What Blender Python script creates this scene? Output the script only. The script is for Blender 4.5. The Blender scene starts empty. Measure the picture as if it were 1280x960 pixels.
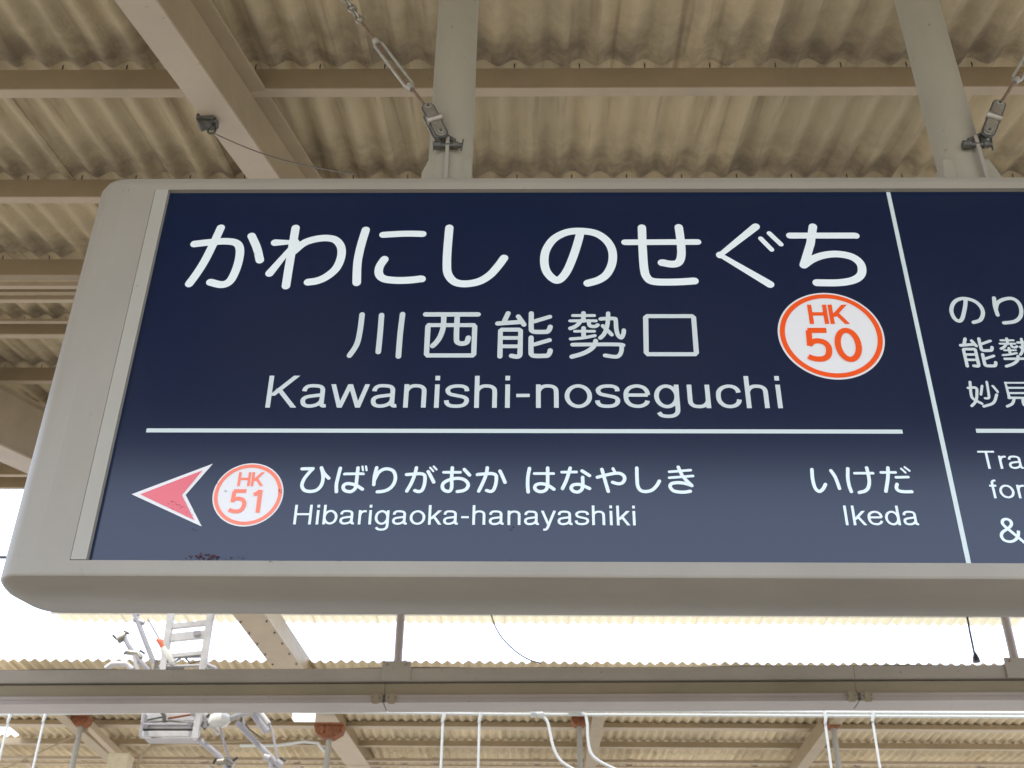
import bpy, math, random
from mathutils import Vector, Matrix
random.seed(7)
S = bpy.context.scene
COL = S.collection
R = math.radians

# ------------------------------------------------------------------ camera
FPX, PITCH, ROLL, YAW = 1463.456, 0.5693248, 0.0113446, -0.0191502
EYE = 1.5
def _axes():
    cp, sp = math.cos(PITCH), math.sin(PITCH)
    f = Vector((0, cp, sp)); u = Vector((0, -sp, cp)); x = Vector((1, 0, 0))
    x2 = math.cos(ROLL)*x + math.sin(ROLL)*u
    u2 = -math.sin(ROLL)*x + math.cos(ROLL)*u
    c, s = math.cos(YAW), math.sin(YAW)
    M = Matrix(((c, s, 0), (-s, c, 0), (0, 0, 1)))
    return M @ x2, M @ u2, M @ f
AX, AU, AF = _axes()
cam_data = bpy.data.cameras.new('camera')
cam = bpy.data.objects.new('camera', cam_data)
COL.objects.link(cam)
cam_data.sensor_width = 36; cam_data.lens = FPX/1280*36
cam_data.clip_start = 0.05; cam_data.clip_end = 3000
m = Matrix((AX, AU, -AF)).transposed().to_4x4(); m.translation = Vector((0, 0, EYE))
cam.matrix_world = m
cam_data.dof.use_dof = True; cam_data.dof.focus_distance = 2.35; cam_data.dof.aperture_fstop = 14
S.camera = cam

def ray(px, py):
    return AF + AX*((px-640)/FPX) - AU*((py-480)/FPX)
def at(px, py, Y):
    r = ray(px, py); p = r*(Y/r.y); p.z += EYE
    return p
def at_z(px, py, Z):
    r = ray(px, py); p = r*((Z-EYE)/r.z); p.z += EYE
    return p

# ------------------------------------------------------------------ light
SUN_EL, SUN_AZ = 66.0, 206.0          # azimuth clockwise from +Y: high, behind and left of the viewer
W = bpy.data.worlds.new('World'); S.world = W; W.use_nodes = True
wn = W.node_tree
sky = wn.nodes.new('ShaderNodeTexSky'); sky.sky_type = 'NISHITA'; sky.sun_disc = False
sky.sun_elevation = R(SUN_EL); sky.sun_rotation = R(SUN_AZ)
sky.air_density = 1.3; sky.dust_density = 5.0; sky.ozone_density = 1.0
# bright thin overcast: an even white veil over the blue
veil = wn.nodes.new('ShaderNodeMix'); veil.data_type = 'RGBA'; veil.inputs[0].default_value = .85
veil.inputs[7].default_value = (22.3, 25.4, 32.0, 1)
wn.links.new(sky.outputs[0], veil.inputs[6]); wn.links.new(veil.outputs[2], wn.nodes['Background'].inputs[0])
wn.nodes['Background'].inputs[1].default_value = 0.15
sl = bpy.data.lights.new('sun', 'SUN'); sl.energy = 4.6; sl.angle = R(0.6); sl.color = (1.0, 0.95, 0.87)
so = bpy.data.objects.new('sun', sl); COL.objects.link(so)
sd = Vector((math.sin(R(SUN_AZ))*math.cos(R(SUN_EL)), math.cos(R(SUN_AZ))*math.cos(R(SUN_EL)), math.sin(R(SUN_EL))))
so.rotation_euler = sd.to_track_quat('Z', 'Y').to_euler()
so.location = sd*40
S.view_settings.view_transform = 'Standard'; S.view_settings.look = 'None'
S.view_settings.exposure = -0.45; S.view_settings.gamma = 1.0
S.view_settings.use_curve_mapping = False
S.cycles.max_bounces = 10; S.cycles.diffuse_bounces = 6
S.cycles.use_denoising = True
S.cycles.sample_clamp_indirect = 8

# ------------------------------------------------------------------ helpers
class MB:
    def __init__(s): s.v = []; s.f = []
    def add(s, vs, fs):
        n = len(s.v); s.v += [tuple(v) for v in vs]; s.f += [tuple(i+n for i in f) for f in fs]
        return s
    def box(s, a, b):
        x0, y0, z0 = a; x1, y1, z1 = b
        return s.add([(x0,y0,z0),(x1,y0,z0),(x1,y1,z0),(x0,y1,z0),(x0,y0,z1),(x1,y0,z1),(x1,y1,z1),(x0,y1,z1)],
                     [(0,3,2,1),(4,5,6,7),(0,1,5,4),(1,2,6,5),(2,3,7,6),(3,0,4,7)])
    def obox(s, P, Q, w, h, up=Vector((0,0,1)), ow=0., oh=0.):
        """bar from P to Q, w across, h along up; ow/oh offset of its centre"""
        P, Q = Vector(P), Vector(Q); d = (Q-P).normalized()
        x = d.cross(up).normalized(); z = x.cross(d).normalized()
        vs = []
        for c in (P, Q):
            for a, b in ((-1,-1),(1,-1),(1,1),(-1,1)):
                vs.append(c + x*(ow+a*w/2) + z*(oh+b*h/2))
        return s.add(vs, [(3,2,1,0),(4,5,6,7),(0,1,5,4),(1,2,6,5),(2,3,7,6),(3,0,4,7)])
    def tube(s, pts, r, n=10, cap=True):
        pts = [Vector(p) for p in pts]; rs = r if isinstance(r, (list, tuple)) else [r]*len(pts)
        ref = None; vs = []
        for i, p in enumerate(pts):
            t = (pts[min(i+1, len(pts)-1)] - pts[max(i-1, 0)]).normalized()
            if ref is None:
                ref = t.orthogonal().normalized()
            ref = (ref - t*ref.dot(t)).normalized(); b = t.cross(ref)
            for k in range(n):
                a = 2*math.pi*k/n
                vs.append(p + (ref*math.cos(a) + b*math.sin(a))*rs[i])
        fs = []
        for i in range(len(pts)-1):
            for k in range(n):
                k2 = (k+1) % n
                fs.append((i*n+k, i*n+k2, (i+1)*n+k2, (i+1)*n+k))
        if cap:
            fs.append(tuple(reversed(range(n)))); fs.append(tuple((len(pts)-1)*n+k for k in range(n)))
        return s.add(vs, fs)
    def prism(s, poly, y0, y1):
        """polygon in XZ extruded along Y"""
        n = len(poly)
        vs = [(x, y0, z) for x, z in poly] + [(x, y1, z) for x, z in poly]
        fs = [tuple(range(n)), tuple(reversed(range(n, 2*n)))]
        for i in range(n):
            j = (i+1) % n; fs.append((i, n+i, n+j, j))
        return s.add(vs, fs)
    def build(s, name, mat, parent=None, smooth=False, bevel=0., kind=None):
        me = bpy.data.meshes.new(name); me.from_pydata([tuple(v) for v in s.v], [], s.f); me.update()
        import bmesh
        bm = bmesh.new(); bm.from_mesh(me); bmesh.ops.recalc_face_normals(bm, faces=bm.faces); bm.to_mesh(me); bm.free()
        if smooth:
            for p in me.polygons: p.use_smooth = True
            try: me.set_sharp_from_angle(angle=R(40))
            except Exception: pass
        me.materials.append(mat)
        o = bpy.data.objects.new(name, me); COL.objects.link(o)
        if parent: o.parent = parent
        if bevel:
            b = o.modifiers.new('bevel', 'BEVEL'); b.width = bevel; b.segments = 2; b.limit_method = 'ANGLE'
        if kind: o['kind'] = kind
        return o
def tag(o, label, cat, group=None):
    o['label'] = label; o['category'] = cat
    if group: o['group'] = group
    return o
def thing(name, label, cat, group=None, loc=(0, 0, 0)):
    o = bpy.data.objects.new(name, None); COL.objects.link(o); o.location = loc
    o.empty_display_size = .1
    return tag(o, label, cat, group)
def share(src, parent=None, loc=None, label=None):
    o = src.copy(); COL.objects.link(o); o.parent = parent
    if loc is not None: o.location = loc
    if label: o['label'] = label
    return o

# ------------------------------------------------------------------ materials
def mat(name, col, rough=.6, metal=0., noise=0., nscale=8., bump=0., bscale=60., emit=0., ecol=None, spots=0., dirt=None, coat=0., spec=.5, stretch=(1,1,1)):
    """procedural painted surface: base colour broken by noise, fine relief, grime specks"""
    M = bpy.data.materials.new(name); M.use_nodes = True
    T = M.node_tree; B = T.nodes['Principled BSDF']; L = T.links
    B.inputs['Roughness'].default_value = rough; B.inputs['Metallic'].default_value = metal
    B.inputs['Coat Weight'].default_value = coat
    B.inputs['Specular IOR Level'].default_value = spec
    tc = T.nodes.new('ShaderNodeTexCoord'); mp = T.nodes.new('ShaderNodeMapping'); mp.inputs['Scale'].default_value = stretch
    L.new(tc.outputs['Object'], mp.inputs[0])
    out = None
    n1 = T.nodes.new('ShaderNodeTexNoise'); n1.inputs['Scale'].default_value = nscale; n1.inputs['Detail'].default_value = 6
    n1.inputs['Roughness'].default_value = .65
    L.new(mp.outputs[0], n1.inputs['Vector'])
    cr = T.nodes.new('ShaderNodeMix'); cr.data_type = 'RGBA'
    d = dirt or tuple(c*.55 for c in col)
    k = noise
    cr.inputs[6].default_value = (*[c*(1+k*.25) for c in col], 1)
    cr.inputs[7].default_value = (*[c*(1-k)+dd*k for c, dd in zip(col, d)], 1)
    rm = T.nodes.new('ShaderNodeMapRange'); rm.inputs[1].default_value = .35; rm.inputs[2].default_value = .75
    L.new(n1.outputs[0], rm.inputs[0]); L.new(rm.outputs[0], cr.inputs[0]); out = cr.outputs[2]
    if spots:
        n2 = T.nodes.new('ShaderNodeTexNoise'); n2.inputs['Scale'].default_value = 38; n2.inputs['Detail'].default_value = 3
        L.new(tc.outputs['Object'], n2.inputs['Vector'])
        r2 = T.nodes.new('ShaderNodeMapRange'); r2.inputs[1].default_value = .70; r2.inputs[2].default_value = .76; r2.inputs[4].default_value = spots
        L.new(n2.outputs[0], r2.inputs[0])
        c2 = T.nodes.new('ShaderNodeMix'); c2.data_type = 'RGBA'; c2.inputs[7].default_value = (.05, .035, .025, 1)
        L.new(r2.outputs[0], c2.inputs[0]); L.new(out, c2.inputs[6]); out = c2.outputs[2]
    L.new(out, B.inputs['Base Color'])
    if bump:
        n3 = T.nodes.new('ShaderNodeTexNoise'); n3.inputs['Scale'].default_value = bscale; n3.inputs['Detail'].default_value = 4
        L.new(mp.outputs[0], n3.inputs['Vector'])
        bp = T.nodes.new('ShaderNodeBump'); bp.inputs['Strength'].default_value = bump; bp.inputs['Distance'].default_value = .01
        L.new(n3.outputs[0], bp.inputs['Height']); L.new(bp.outputs[0], B.inputs['Normal'])
    if emit:
        B.inputs['Emission Color'].default_value = (*(ecol or col), 1); B.inputs['Emission Strength'].default_value = emit
    return M

H0, SLOPE, STEP = 2.75+EYE, .258, .894        # canopy soffit: z = H0 + SLOPE*y, purlins every STEP
PURLIN_Y = [1.188*2.75 + (k-3)*STEP for k in range(0, 11)]
def slate(name, col, stain_shade=(.10, .085, .065), phase=PURLIN_Y[0], step=STEP, amount=.8):
    """painted corrugated cement sheet: streaks along the fall, soot and painted-in shade beside the purlins"""
    M = mat(name, col, .85, noise=.35, nscale=3.0, bump=.25, bscale=45, stretch=(3, .6, 1), dirt=tuple(c*.62 for c in col))
    T = M.node_tree; L = T.links; B = T.nodes['Principled BSDF']
    src = B.inputs['Base Color'].links[0].from_socket
    g = T.nodes.new('ShaderNodeNewGeometry'); sp = T.nodes.new('ShaderNodeSeparateXYZ'); L.new(g.outputs['Position'], sp.inputs[0])
    def m2(op, a, b=None, c=None):
        n = T.nodes.new('ShaderNodeMath'); n.operation = op
        for i, v in enumerate((a, b, c)):
            if v is None: continue
            if isinstance(v, (int, float)): n.inputs[i].default_value = v
            else: L.new(v, n.inputs[i])
        return n.outputs[0]
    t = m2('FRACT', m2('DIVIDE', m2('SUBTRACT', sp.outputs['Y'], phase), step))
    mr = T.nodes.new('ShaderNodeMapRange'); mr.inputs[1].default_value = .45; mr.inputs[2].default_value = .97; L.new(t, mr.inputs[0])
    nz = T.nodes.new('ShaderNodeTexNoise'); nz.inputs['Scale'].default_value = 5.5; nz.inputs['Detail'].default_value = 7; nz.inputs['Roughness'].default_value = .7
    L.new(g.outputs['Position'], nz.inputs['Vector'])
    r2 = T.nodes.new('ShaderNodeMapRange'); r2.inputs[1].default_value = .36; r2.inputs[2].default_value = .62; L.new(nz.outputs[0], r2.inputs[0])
    f = m2('MULTIPLY', m2('MULTIPLY', mr.outputs[0], r2.outputs[0]), amount)  # darkening towards each purlin: soot, with shade painted into the colour as well
    # hairline specks of mould and old scars
    n4 = T.nodes.new('ShaderNodeTexNoise'); n4.inputs['Scale'].default_value = 26; n4.inputs['Detail'].default_value = 5; n4.inputs['Roughness'].default_value = .75
    L.new(g.outputs['Position'], n4.inputs['Vector'])
    r4 = T.nodes.new('ShaderNodeMapRange'); r4.inputs[1].default_value = .66; r4.inputs[2].default_value = .72; r4.inputs[4].default_value = .55; L.new(n4.outputs[0], r4.inputs[0])
    f2 = m2('MAXIMUM', f, m2('MULTIPLY', r4.outputs[0], r2.outputs[0]))
    mx = T.nodes.new('ShaderNodeMix'); mx.data_type = 'RGBA'; mx.inputs[7].default_value = (*stain_shade, 1)
    oi = T.nodes.new('ShaderNodeObjectInfo'); hs = T.nodes.new('ShaderNodeHueSaturation')
    r5 = T.nodes.new('ShaderNodeMapRange'); r5.inputs[3].default_value = .86; r5.inputs[4].default_value = 1.12
    L.new(oi.outputs['Random'], r5.inputs[0]); L.new(r5.outputs[0], hs.inputs['Value']); L.new(src, hs.inputs['Color'])
    # thin rusty runs down the ribs
    wv = T.nodes.new('ShaderNodeTexNoise'); wv.inputs['Scale'].default_value = 1.; wv.inputs['Detail'].default_value = 3
    mp2 = T.nodes.new('ShaderNodeMapping'); mp2.inputs['Scale'].default_value = (30, 1.3, 1.3); L.new(g.outputs['Position'], mp2.inputs[0]); L.new(mp2.outputs[0], wv.inputs['Vector'])
    r6 = T.nodes.new('ShaderNodeMapRange'); r6.inputs[1].default_value = .58; r6.inputs[2].default_value = .72; r6.inputs[4].default_value = .45; L.new(wv.outputs[0], r6.inputs[0])
    m6 = T.nodes.new('ShaderNodeMix'); m6.data_type = 'RGBA'; m6.inputs[7].default_value = (.20, .125, .06, 1)
    L.new(r6.outputs[0], m6.inputs[0]); L.new(hs.outputs[0], m6.inputs[6])
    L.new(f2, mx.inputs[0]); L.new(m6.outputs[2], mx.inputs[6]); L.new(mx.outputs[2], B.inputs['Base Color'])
    return M

M_SLATE = slate('beige_slate', (.50, .405, .245), stain_shade=(.14, .105, .07), amount=.78)
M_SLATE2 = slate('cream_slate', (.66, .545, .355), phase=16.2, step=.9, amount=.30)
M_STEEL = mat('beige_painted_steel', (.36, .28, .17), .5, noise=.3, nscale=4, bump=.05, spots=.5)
M_FLANGE = mat('pale_lit_steel', (.47, .375, .26), .5, noise=.25, nscale=4, bump=.05, spots=.3)  # paler than the webs: light from below on flange undersides put into the colour
M_POLE = mat('grey_pole_paint', (.32, .292, .215), .45, noise=.15, nscale=5, bump=.04, spots=.5)
M_CASE = mat('warm_grey_casing', (.305, .275, .216), .42, noise=.22, nscale=2.6, bump=.05, bscale=25, spots=.10, stretch=(1, 1, .5))
M_TRIM = mat('light_grey_trim', (.36, .335, .27), .4, noise=.12, nscale=3, spots=.3)
M_RROD = mat('rusty_thread', (.20, .13, .08), .65, metal=.35, noise=.8, nscale=60)
M_ZINC = mat('zinc_cast', (.36, .335, .275), .5, metal=.3, noise=.5, nscale=30, bump=.2)
M_GALV = mat('galvanised_steel', (.34, .31, .25), .42, metal=.75, noise=.7, nscale=30, bump=.15)
M_DARK = mat('oily_dark_steel', (.11, .105, .085), .55, metal=.5, noise=.6, nscale=40, bump=.2)
M_WIRE = mat('old_wire', (.14, .11, .08), .6, metal=.4, noise=.4)
M_RUST = mat('rust', (.26, .10, .04), .9, noise=1., nscale=22, bump=.5, dirt=(.12, .04, .02))
M_DUCT = mat('duct_beige', (.37, .33, .265), .5, noise=.4, nscale=2.0, stretch=(.4, 1, 1), bump=.05, spots=.6)
M_DUCT2 = mat('duct_olive', (.29, .24, .15), .6, noise=.5, nscale=2.0, stretch=(.4, 1, 1), bump=.05)
M_DUCT3 = mat('duct_lilac_grey', (.40, .345, .305), .32, noise=.4, nscale=1.5, stretch=(.5, 1, 1), bump=.05, spots=.5)
M_WHITE = mat('white_paint', (.60, .585, .56), .4, noise=.5, nscale=6, spots=.5)
M_LGREY = mat('pale_grey_galvanised', (.40, .385, .39), .4, metal=.1, noise=.3, nscale=8)
M_PORC = mat('white_porcelain', (.82, .80, .72), .15, noise=.1)
M_ORANGE = mat('orange_cap', (.75, .16, .06), .4, noise=.2)
M_CABLE = mat('white_cable', (.70, .72, .68), .4, noise=.1)
M_BLACKC = mat('black_cable', (.035, .035, .04), .5)
M_BOX = mat('cream_box', (.60, .50, .30), .5, noise=.4, nscale=10)
M_ASPH = mat('platform_asphalt', (.30, .27, .23), .9, noise=.4, nscale=1.2, bump=.4)
M_CONC = mat('platform_concrete', (.50, .46, .39), .85, noise=.4, nscale=1.2, bump=.3)
M_BALL = mat('ballast', (.36, .32, .26), .95, noise=.5, nscale=14, bump=1.)

# translucent ribbed roof panel
M_TRANS = bpy.data.materials.new('translucent_panel'); M_TRANS.use_nodes = True
_t = M_TRANS.node_tree; _b = _t.nodes['Principled BSDF']; _b.inputs['Base Color'].default_value = (.75, .72, .62, 1); _b.inputs['Roughness'].default_value = .5
_n = _t.nodes.new('ShaderNodeTexNoise'); _n.inputs['Scale'].default_value = 3
_cr = _t.nodes.new('ShaderNodeMix'); _cr.data_type = 'RGBA'; _cr.inputs[6].default_value = (.8, .77, .68, 1); _cr.inputs[7].default_value = (.62, .58, .45, 1)
_t.links.new(_n.outputs[0], _cr.inputs[0]); _t.links.new(_cr.outputs[2], _b.inputs['Base Color'])
_tr = _t.nodes.new('ShaderNodeBsdfTranslucent'); _tr.inputs[0].default_value = (.8, .76, .64, 1)
_mx = _t.nodes.new('ShaderNodeMixShader'); _mx.inputs[0].default_value = .55
_t.links.new(_b.outputs[0], _mx.inputs[1]); _t.links.new(_tr.outputs[0], _mx.inputs[2]); _t.links.new(_mx.outputs[0], _t.nodes['Material Output'].inputs[0])

# sign faces: satin acrylic, letters lit from inside by the tubes of the box
M_NAVY = mat('navy_acrylic', (.0006, .0057, .0285), .165, noise=.10, nscale=2.5, bump=.0, spec=.55, emit=.07, ecol=(.004, .067, .178))
def lettering(name, col, e):
    return mat(name, col, .16, noise=.0, emit=e, ecol=col)
M_L1 = lettering('letter_white_bright', (.71, .77, .74), .16)
M_L2 = lettering('letter_white', (.56, .62, .59), .07)
M_L3 = lettering('letter_white_low', (.68, .77, .76), .13)
M_RULE = lettering('rule_white', (.58, .66, .62), .06)
M_DISC = lettering('badge_white', (.70, .69, .66), .11)
M_ORG = lettering('badge_orange', (.78, .085, .012), .12)
M_ORG2 = lettering('badge_orange_sheen', (.80, .18, .10), .22)  # lighter orange: the veiling reflection is put into the colour
M_PINK = lettering('arrow_pink', (.66, .12, .14), .16)
M_GRIME = mat('soot', (.02, .017, .015), .9, noise=.5)
M_DROP = mat('dried_red_dirt', (.075, .022, .022), .9, noise=.5)

# ------------------------------------------------------------------ setting
def sheet(name, x0, x1, y0, y1, z, mt, t=.0):
    mb = MB()
    if t: mb.box((x0, y0, z-t), (x1, y1, z))
    else: mb.add([(x0,y0,z),(x1,y0,z),(x1,y1,z),(x0,y1,z)], [(0,1,2,3)])
    o = mb.build(name, mt); o['kind'] = 'structure'; return o
sheet('ground', -400, 400, -400, 400, -1.1, M_BALL)
sheet('platform', -60, 60, -1.6, 7.6, 0, M_ASPH, 1.08)
sheet('platform', -60, 60, 13.6, 19.5, 0, M_CONC, 1.08)

# ------------------------------------------------------------------ corrugated sheets
PITCH_W = .13
def corr_mesh(name, n_waves, length, slope, mt, amp=.019, th=.007, tilt=.009, seg=10, ny=1, lapx=.14):
    """one sheet, x from 0, y from 0, crest-to-crest waves; its near and left edges ride on the next sheet"""
    w = (n_waves+lapx)*PITCH_W; N = int(seg*(n_waves+lapx))+1
    vs, fs = [], []
    for j in range(ny+1):
        y = length*j/ny
        for i in range(N):
            x = w*i/(N-1)
            z = amp*(1-math.cos(2*math.pi*x/PITCH_W)) + slope*y + tilt*(1-j/ny) + tilt*(1-i/(N-1))
            vs.append((x, y, z))
    n1 = len(vs); vs += [(x, y, z+th) for x, y, z in vs]
    for j in range(ny):
        for i in range(N-1):
            a = j*N+i; fs.append((a, a+N, a+N+1, a+1)); b = a+n1; fs.append((b, b+1, b+N+1, b+N))
    for i in range(N-1):
        fs.append((i, i+1, i+1+n1, i+n1)); a = ny*N+i; fs.append((a, a+n1, a+1+n1, a+1))
    for j in range(ny):
        a = j*N; fs.append((a, a+n1, a+N+n1, a+N)); a = j*N+N-1; fs.append((a, a+N, a+N+n1, a+n1))
    me = bpy.data.meshes.new(name); me.from_pydata(vs, [], fs); me.update()
    for p in me.polygons: p.use_smooth = True
    try: me.set_sharp_from_angle(angle=R(50))
    except Exception: pass
    me.materials.append(mt); return me

def purlin_run(parent, x0, x1, y, z, h, w, mt_face, mt_flange, th=.006, lean=0.):
    """C-section: web on the near side, flange pointing away, its underside seen from below"""
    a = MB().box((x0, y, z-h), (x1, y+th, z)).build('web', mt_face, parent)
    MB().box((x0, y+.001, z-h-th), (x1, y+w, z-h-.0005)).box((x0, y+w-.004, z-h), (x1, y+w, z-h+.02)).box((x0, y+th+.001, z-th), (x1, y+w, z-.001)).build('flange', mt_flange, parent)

canopy = thing('platform_canopy', 'beige canopy of corrugated slate sheets overhead, above and behind the station sign', 'canopy')
W6 = 6*PITCH_W
XL = -.0 + at(706, 75, 3.1).x - 8*W6          # a lap line runs just right of the left pole
rows = [(-.75, 2)] 
y = -.75
row_y = []
ys = [-.75]
pur = [PURLIN_Y[k] for k in range(len(PURLIN_Y)) if k % 2 == 0]     # laps fall on every second purlin
cuts = [-.75] + [p+.10 for p in pur if p > .6 and p < 9.9] + [10.12]
lens = {}
for r_, (ya, yb) in enumerate(zip(cuts[:-1], cuts[1:])):
    L_ = yb-ya + (.10 if r_ < len(cuts)-2 else 0)
    key = round(L_, 3)
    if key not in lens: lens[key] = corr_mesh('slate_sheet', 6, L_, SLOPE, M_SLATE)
    for c in range(16):
        o = bpy.data.objects.new('slate_sheet', lens[key]); COL.objects.link(o); o.parent = canopy
        o.location = (XL + c*W6 + random.uniform(-.004, .004), ya, H0 + SLOPE*ya + .002 + random.uniform(0, .0015))
canopy_x0, canopy_x1 = XL, XL+16*W6
for k, yp in enumerate(PURLIN_Y):
    if yp > 10.1 or yp < -.7: continue
    p = bpy.data.objects.new('purlin', None); COL.objects.link(p); p.parent = canopy; p.location = (0, 0, 0)
    purlin_run(p, canopy_x0+.1, canopy_x1-.1, yp, H0+SLOPE*yp-.001, .105, .045, M_STEEL, M_FLANGE)
    # hook bolts through the sheet crests, ends showing above the purlin web
    mb = MB()
    x = XL + .065
    while x < canopy_x1:
        if abs(x) < .75*yp+1.2: 
            mb.tube([(x, yp-.006, H0+SLOPE*yp-.004), (x, yp-.006, H0+SLOPE*yp+.018)], .003, 5)
        x += PITCH_W*2
    if mb.v: mb.build('hook_bolts', M_DARK, p, kind='stuff')
# second gutter channel and conduits near the fourth and fifth purlin
for (ya, zd, h, w, mt_) in ((5.07, .15, .028, .03, M_FLANGE), (5.17, .15, .02, .025, M_STEEL), (5.27, .145, .03, .03, M_FLANGE), (5.86, .03, .022, .03, M_FLANGE)):
    z = H0+SLOPE*ya-zd
    MB().box((canopy_x0+.1, ya, z-h), (-1.3, ya+w, z)).build('conduit', mt_, canopy)

# rafters
RAZ = R(7.5); RD = Vector((math.sin(RAZ), math.cos(RAZ), SLOPE*math.cos(RAZ))); RN = Vector((math.cos(RAZ), -math.sin(RAZ), 0))
def on_rafter(perp, yy, drop):
    # point at distance perp to the right of the axis line through the viewer, at depth yy
    x = (perp + yy*math.sin(RAZ))/math.cos(RAZ)
    return Vector((x, yy, H0+SLOPE*yy-drop))
def rafter(perp_l, perp_r, plate_r, H, y0, y1):
    e = bpy.data.objects.new('rafter', None); COL.objects.link(e); e.parent = canopy
    c = (perp_l+perp_r)/2; w = perp_r-perp_l
    up = Vector((0, 0, 1))
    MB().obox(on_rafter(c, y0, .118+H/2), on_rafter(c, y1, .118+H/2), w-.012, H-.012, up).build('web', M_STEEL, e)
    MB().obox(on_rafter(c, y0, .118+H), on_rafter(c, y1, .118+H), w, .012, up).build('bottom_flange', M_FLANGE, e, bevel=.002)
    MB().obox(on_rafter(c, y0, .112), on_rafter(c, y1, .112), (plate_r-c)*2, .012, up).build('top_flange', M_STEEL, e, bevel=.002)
    return e
rafter(-1.66, -1.53, -1.473, .2, .0, 9.9)
rafter(3.0, 3.13, 3.187, .2, .0, 9.9)
# deep end girder seen at the lower left, its underside pale
e = bpy.data.objects.new('girder', None); COL.objects.link(e); e.parent = canopy
def on_roof(px, py, drop):
    r = ray(px, py); t = (H0-EYE-drop)/(r.z-SLOPE*r.y); p = r*t; p.z += EYE; return p
g0 = on_roof(27, 498, .125); gd = RD.normalized()
for nm, mt_, ow, oh, w, h in (('web', M_STEEL, -.07, -.21, .12, .42), ('bottom_flange', M_FLANGE, -.07, -.425, .24, .014), ('top_flange', M_STEEL, -.07, -.0, .24, .014)):
    MB().obox(g0-gd*2.2, g0+gd*2.35, w, h, Vector((0, 0, 1)), ow=ow, oh=oh).build(nm, mt_, e)
# eave board under the far edge, left end
MB().box((canopy_x0+.1, 9.96, H0+SLOPE*9.96-.13), (canopy_x1-.1, 10.0, H0+SLOPE*9.96-.003)).build('eave_board', M_STEEL, canopy)

# ------------------------------------------------------------------ hanger poles
def pole(cx, flare, label):
    t = thing('hanger_pole', label, 'pole', 'pipes the station sign hangs from', (cx, 2.1, 0))
    top = H0+SLOPE*2.1-.02
    o = MB().tube([(0, 0, 1.846+EYE), (0, 0, top)], .0535, 28).build('pipe', M_POLE, t, smooth=True)
    s = flare
    xl, xr = (-.064, .056) if flare < 0 else (-.062, .070)
    top_l, top_r = (-.050, .053) if flare < 0 else (-.058, .052)
    MB().prism([(xl, .0), (xr, .0), (xr, .035), (top_r, .085), (top_l, .085), (xl, .045)], -.04, .04).build('foot_bracket', M_POLE, t, bevel=.003).location = (0, 0, 1.868+EYE)
    MB().box((-.12, -.09, top-.012), (.12, .09, top)).build('top_plate', M_POLE, t)
    return t
pole(-.1955, -1, 'grey pipe hanger rising from the sign left of its middle, above the first letters')
pole(1.031, 1, 'grey pipe hanger rising from the sign at the right of the photo')

# ------------------------------------------------------------------ station sign
sign = thing('station_sign', 'long navy station name sign in a warm grey casing, hanging under the canopy', 'sign', loc=(0, 2.1, EYE+.86))
SZ = EYE
ZB, ZT = SZ+.8602, SZ+1.8457
XE = 3.35                                   # right end, outside the picture
def L3(x, y, z): return Vector((x, y-2.1, z-(EYE+.86)))
def smooth_line(pts, sub=5):
    if len(pts) < 3: return pts
    out = []
    for i in range(len(pts)-1):
        p0 = pts[max(i-1, 0)]; p1 = pts[i]; p2 = pts[i+1]; p3 = pts[min(i+2, len(pts)-1)]
        for k in range(sub):
            t = k/sub
            out.append(tuple(.5*((2*p1[j]) + (-p0[j]+p2[j])*t + (2*p0[j]-5*p1[j]+4*p2[j]-p3[j])*t*t + (-p0[j]+3*p1[j]-3*p2[j]+p3[j])*t**3) for j in (0, 1)))
    out.append(pts[-1]); return out
def plan():
    """plan outline of the box: flat faces, rounded ends"""
    prof = [(-.925, 2.0), (-.950, 2.0015), (-.968, 2.006), (-.982, 2.017), (-.9945, 2.034), (-1.0, 2.056), (-1.0015, 2.08),
            (-1.0, 2.104), (-.989, 2.135), (-.977, 2.165), (-.958, 2.183), (-.935, 2.1895), (-.90, 2.190)]
    prof = smooth_line(prof, 3)
    right = [(XE+(-.9-x)+.0, y) for x, y in reversed(prof)]
    return prof + right
PL = plan()
def casing(mb):
    # rows of (z, inset) from bottom to top with small rounding at both edges
    rows_ = [(ZB, .006), (ZB+.002, .002), (ZB+.006, 0), (ZT-.022, 0), (ZT-.010, .004), (ZT-.002, .012), (ZT, .024)]
    cx = sum(p[0] for p in PL)/len(PL); cy = 2.095
    n = len(PL); vs = []
    xmin, xmax = min(p[0] for p in PL), max(p[0] for p in PL)
    for z, ins in rows_:
        for x, y in PL:
            xx = x + ins*1.4*(1 if x < cx else -1)*min(1, max(0, (abs(x-cx)-(abs(xmax-xmin)/2-.11))/.11))
            yy = y + (ins*.45)*(1 if y < cy else -1)
            vs.append(L3(xx, yy, z))
    fs = []
    for j in range(len(rows_)-1):
        for i in range(n):
            k = (i+1) % n
            if j == 2 and i == n-1: continue          # the open front face: window rim built separately
            fs.append((j*n+i, j*n+k, (j+1)*n+k, (j+1)*n+i))
    fs.append(tuple(range(n))); fs.append(tuple(reversed(range((len(rows_)-1)*n, len(rows_)*n))))
    mb.add(vs, fs)
mb = MB(); casing(mb)
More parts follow.
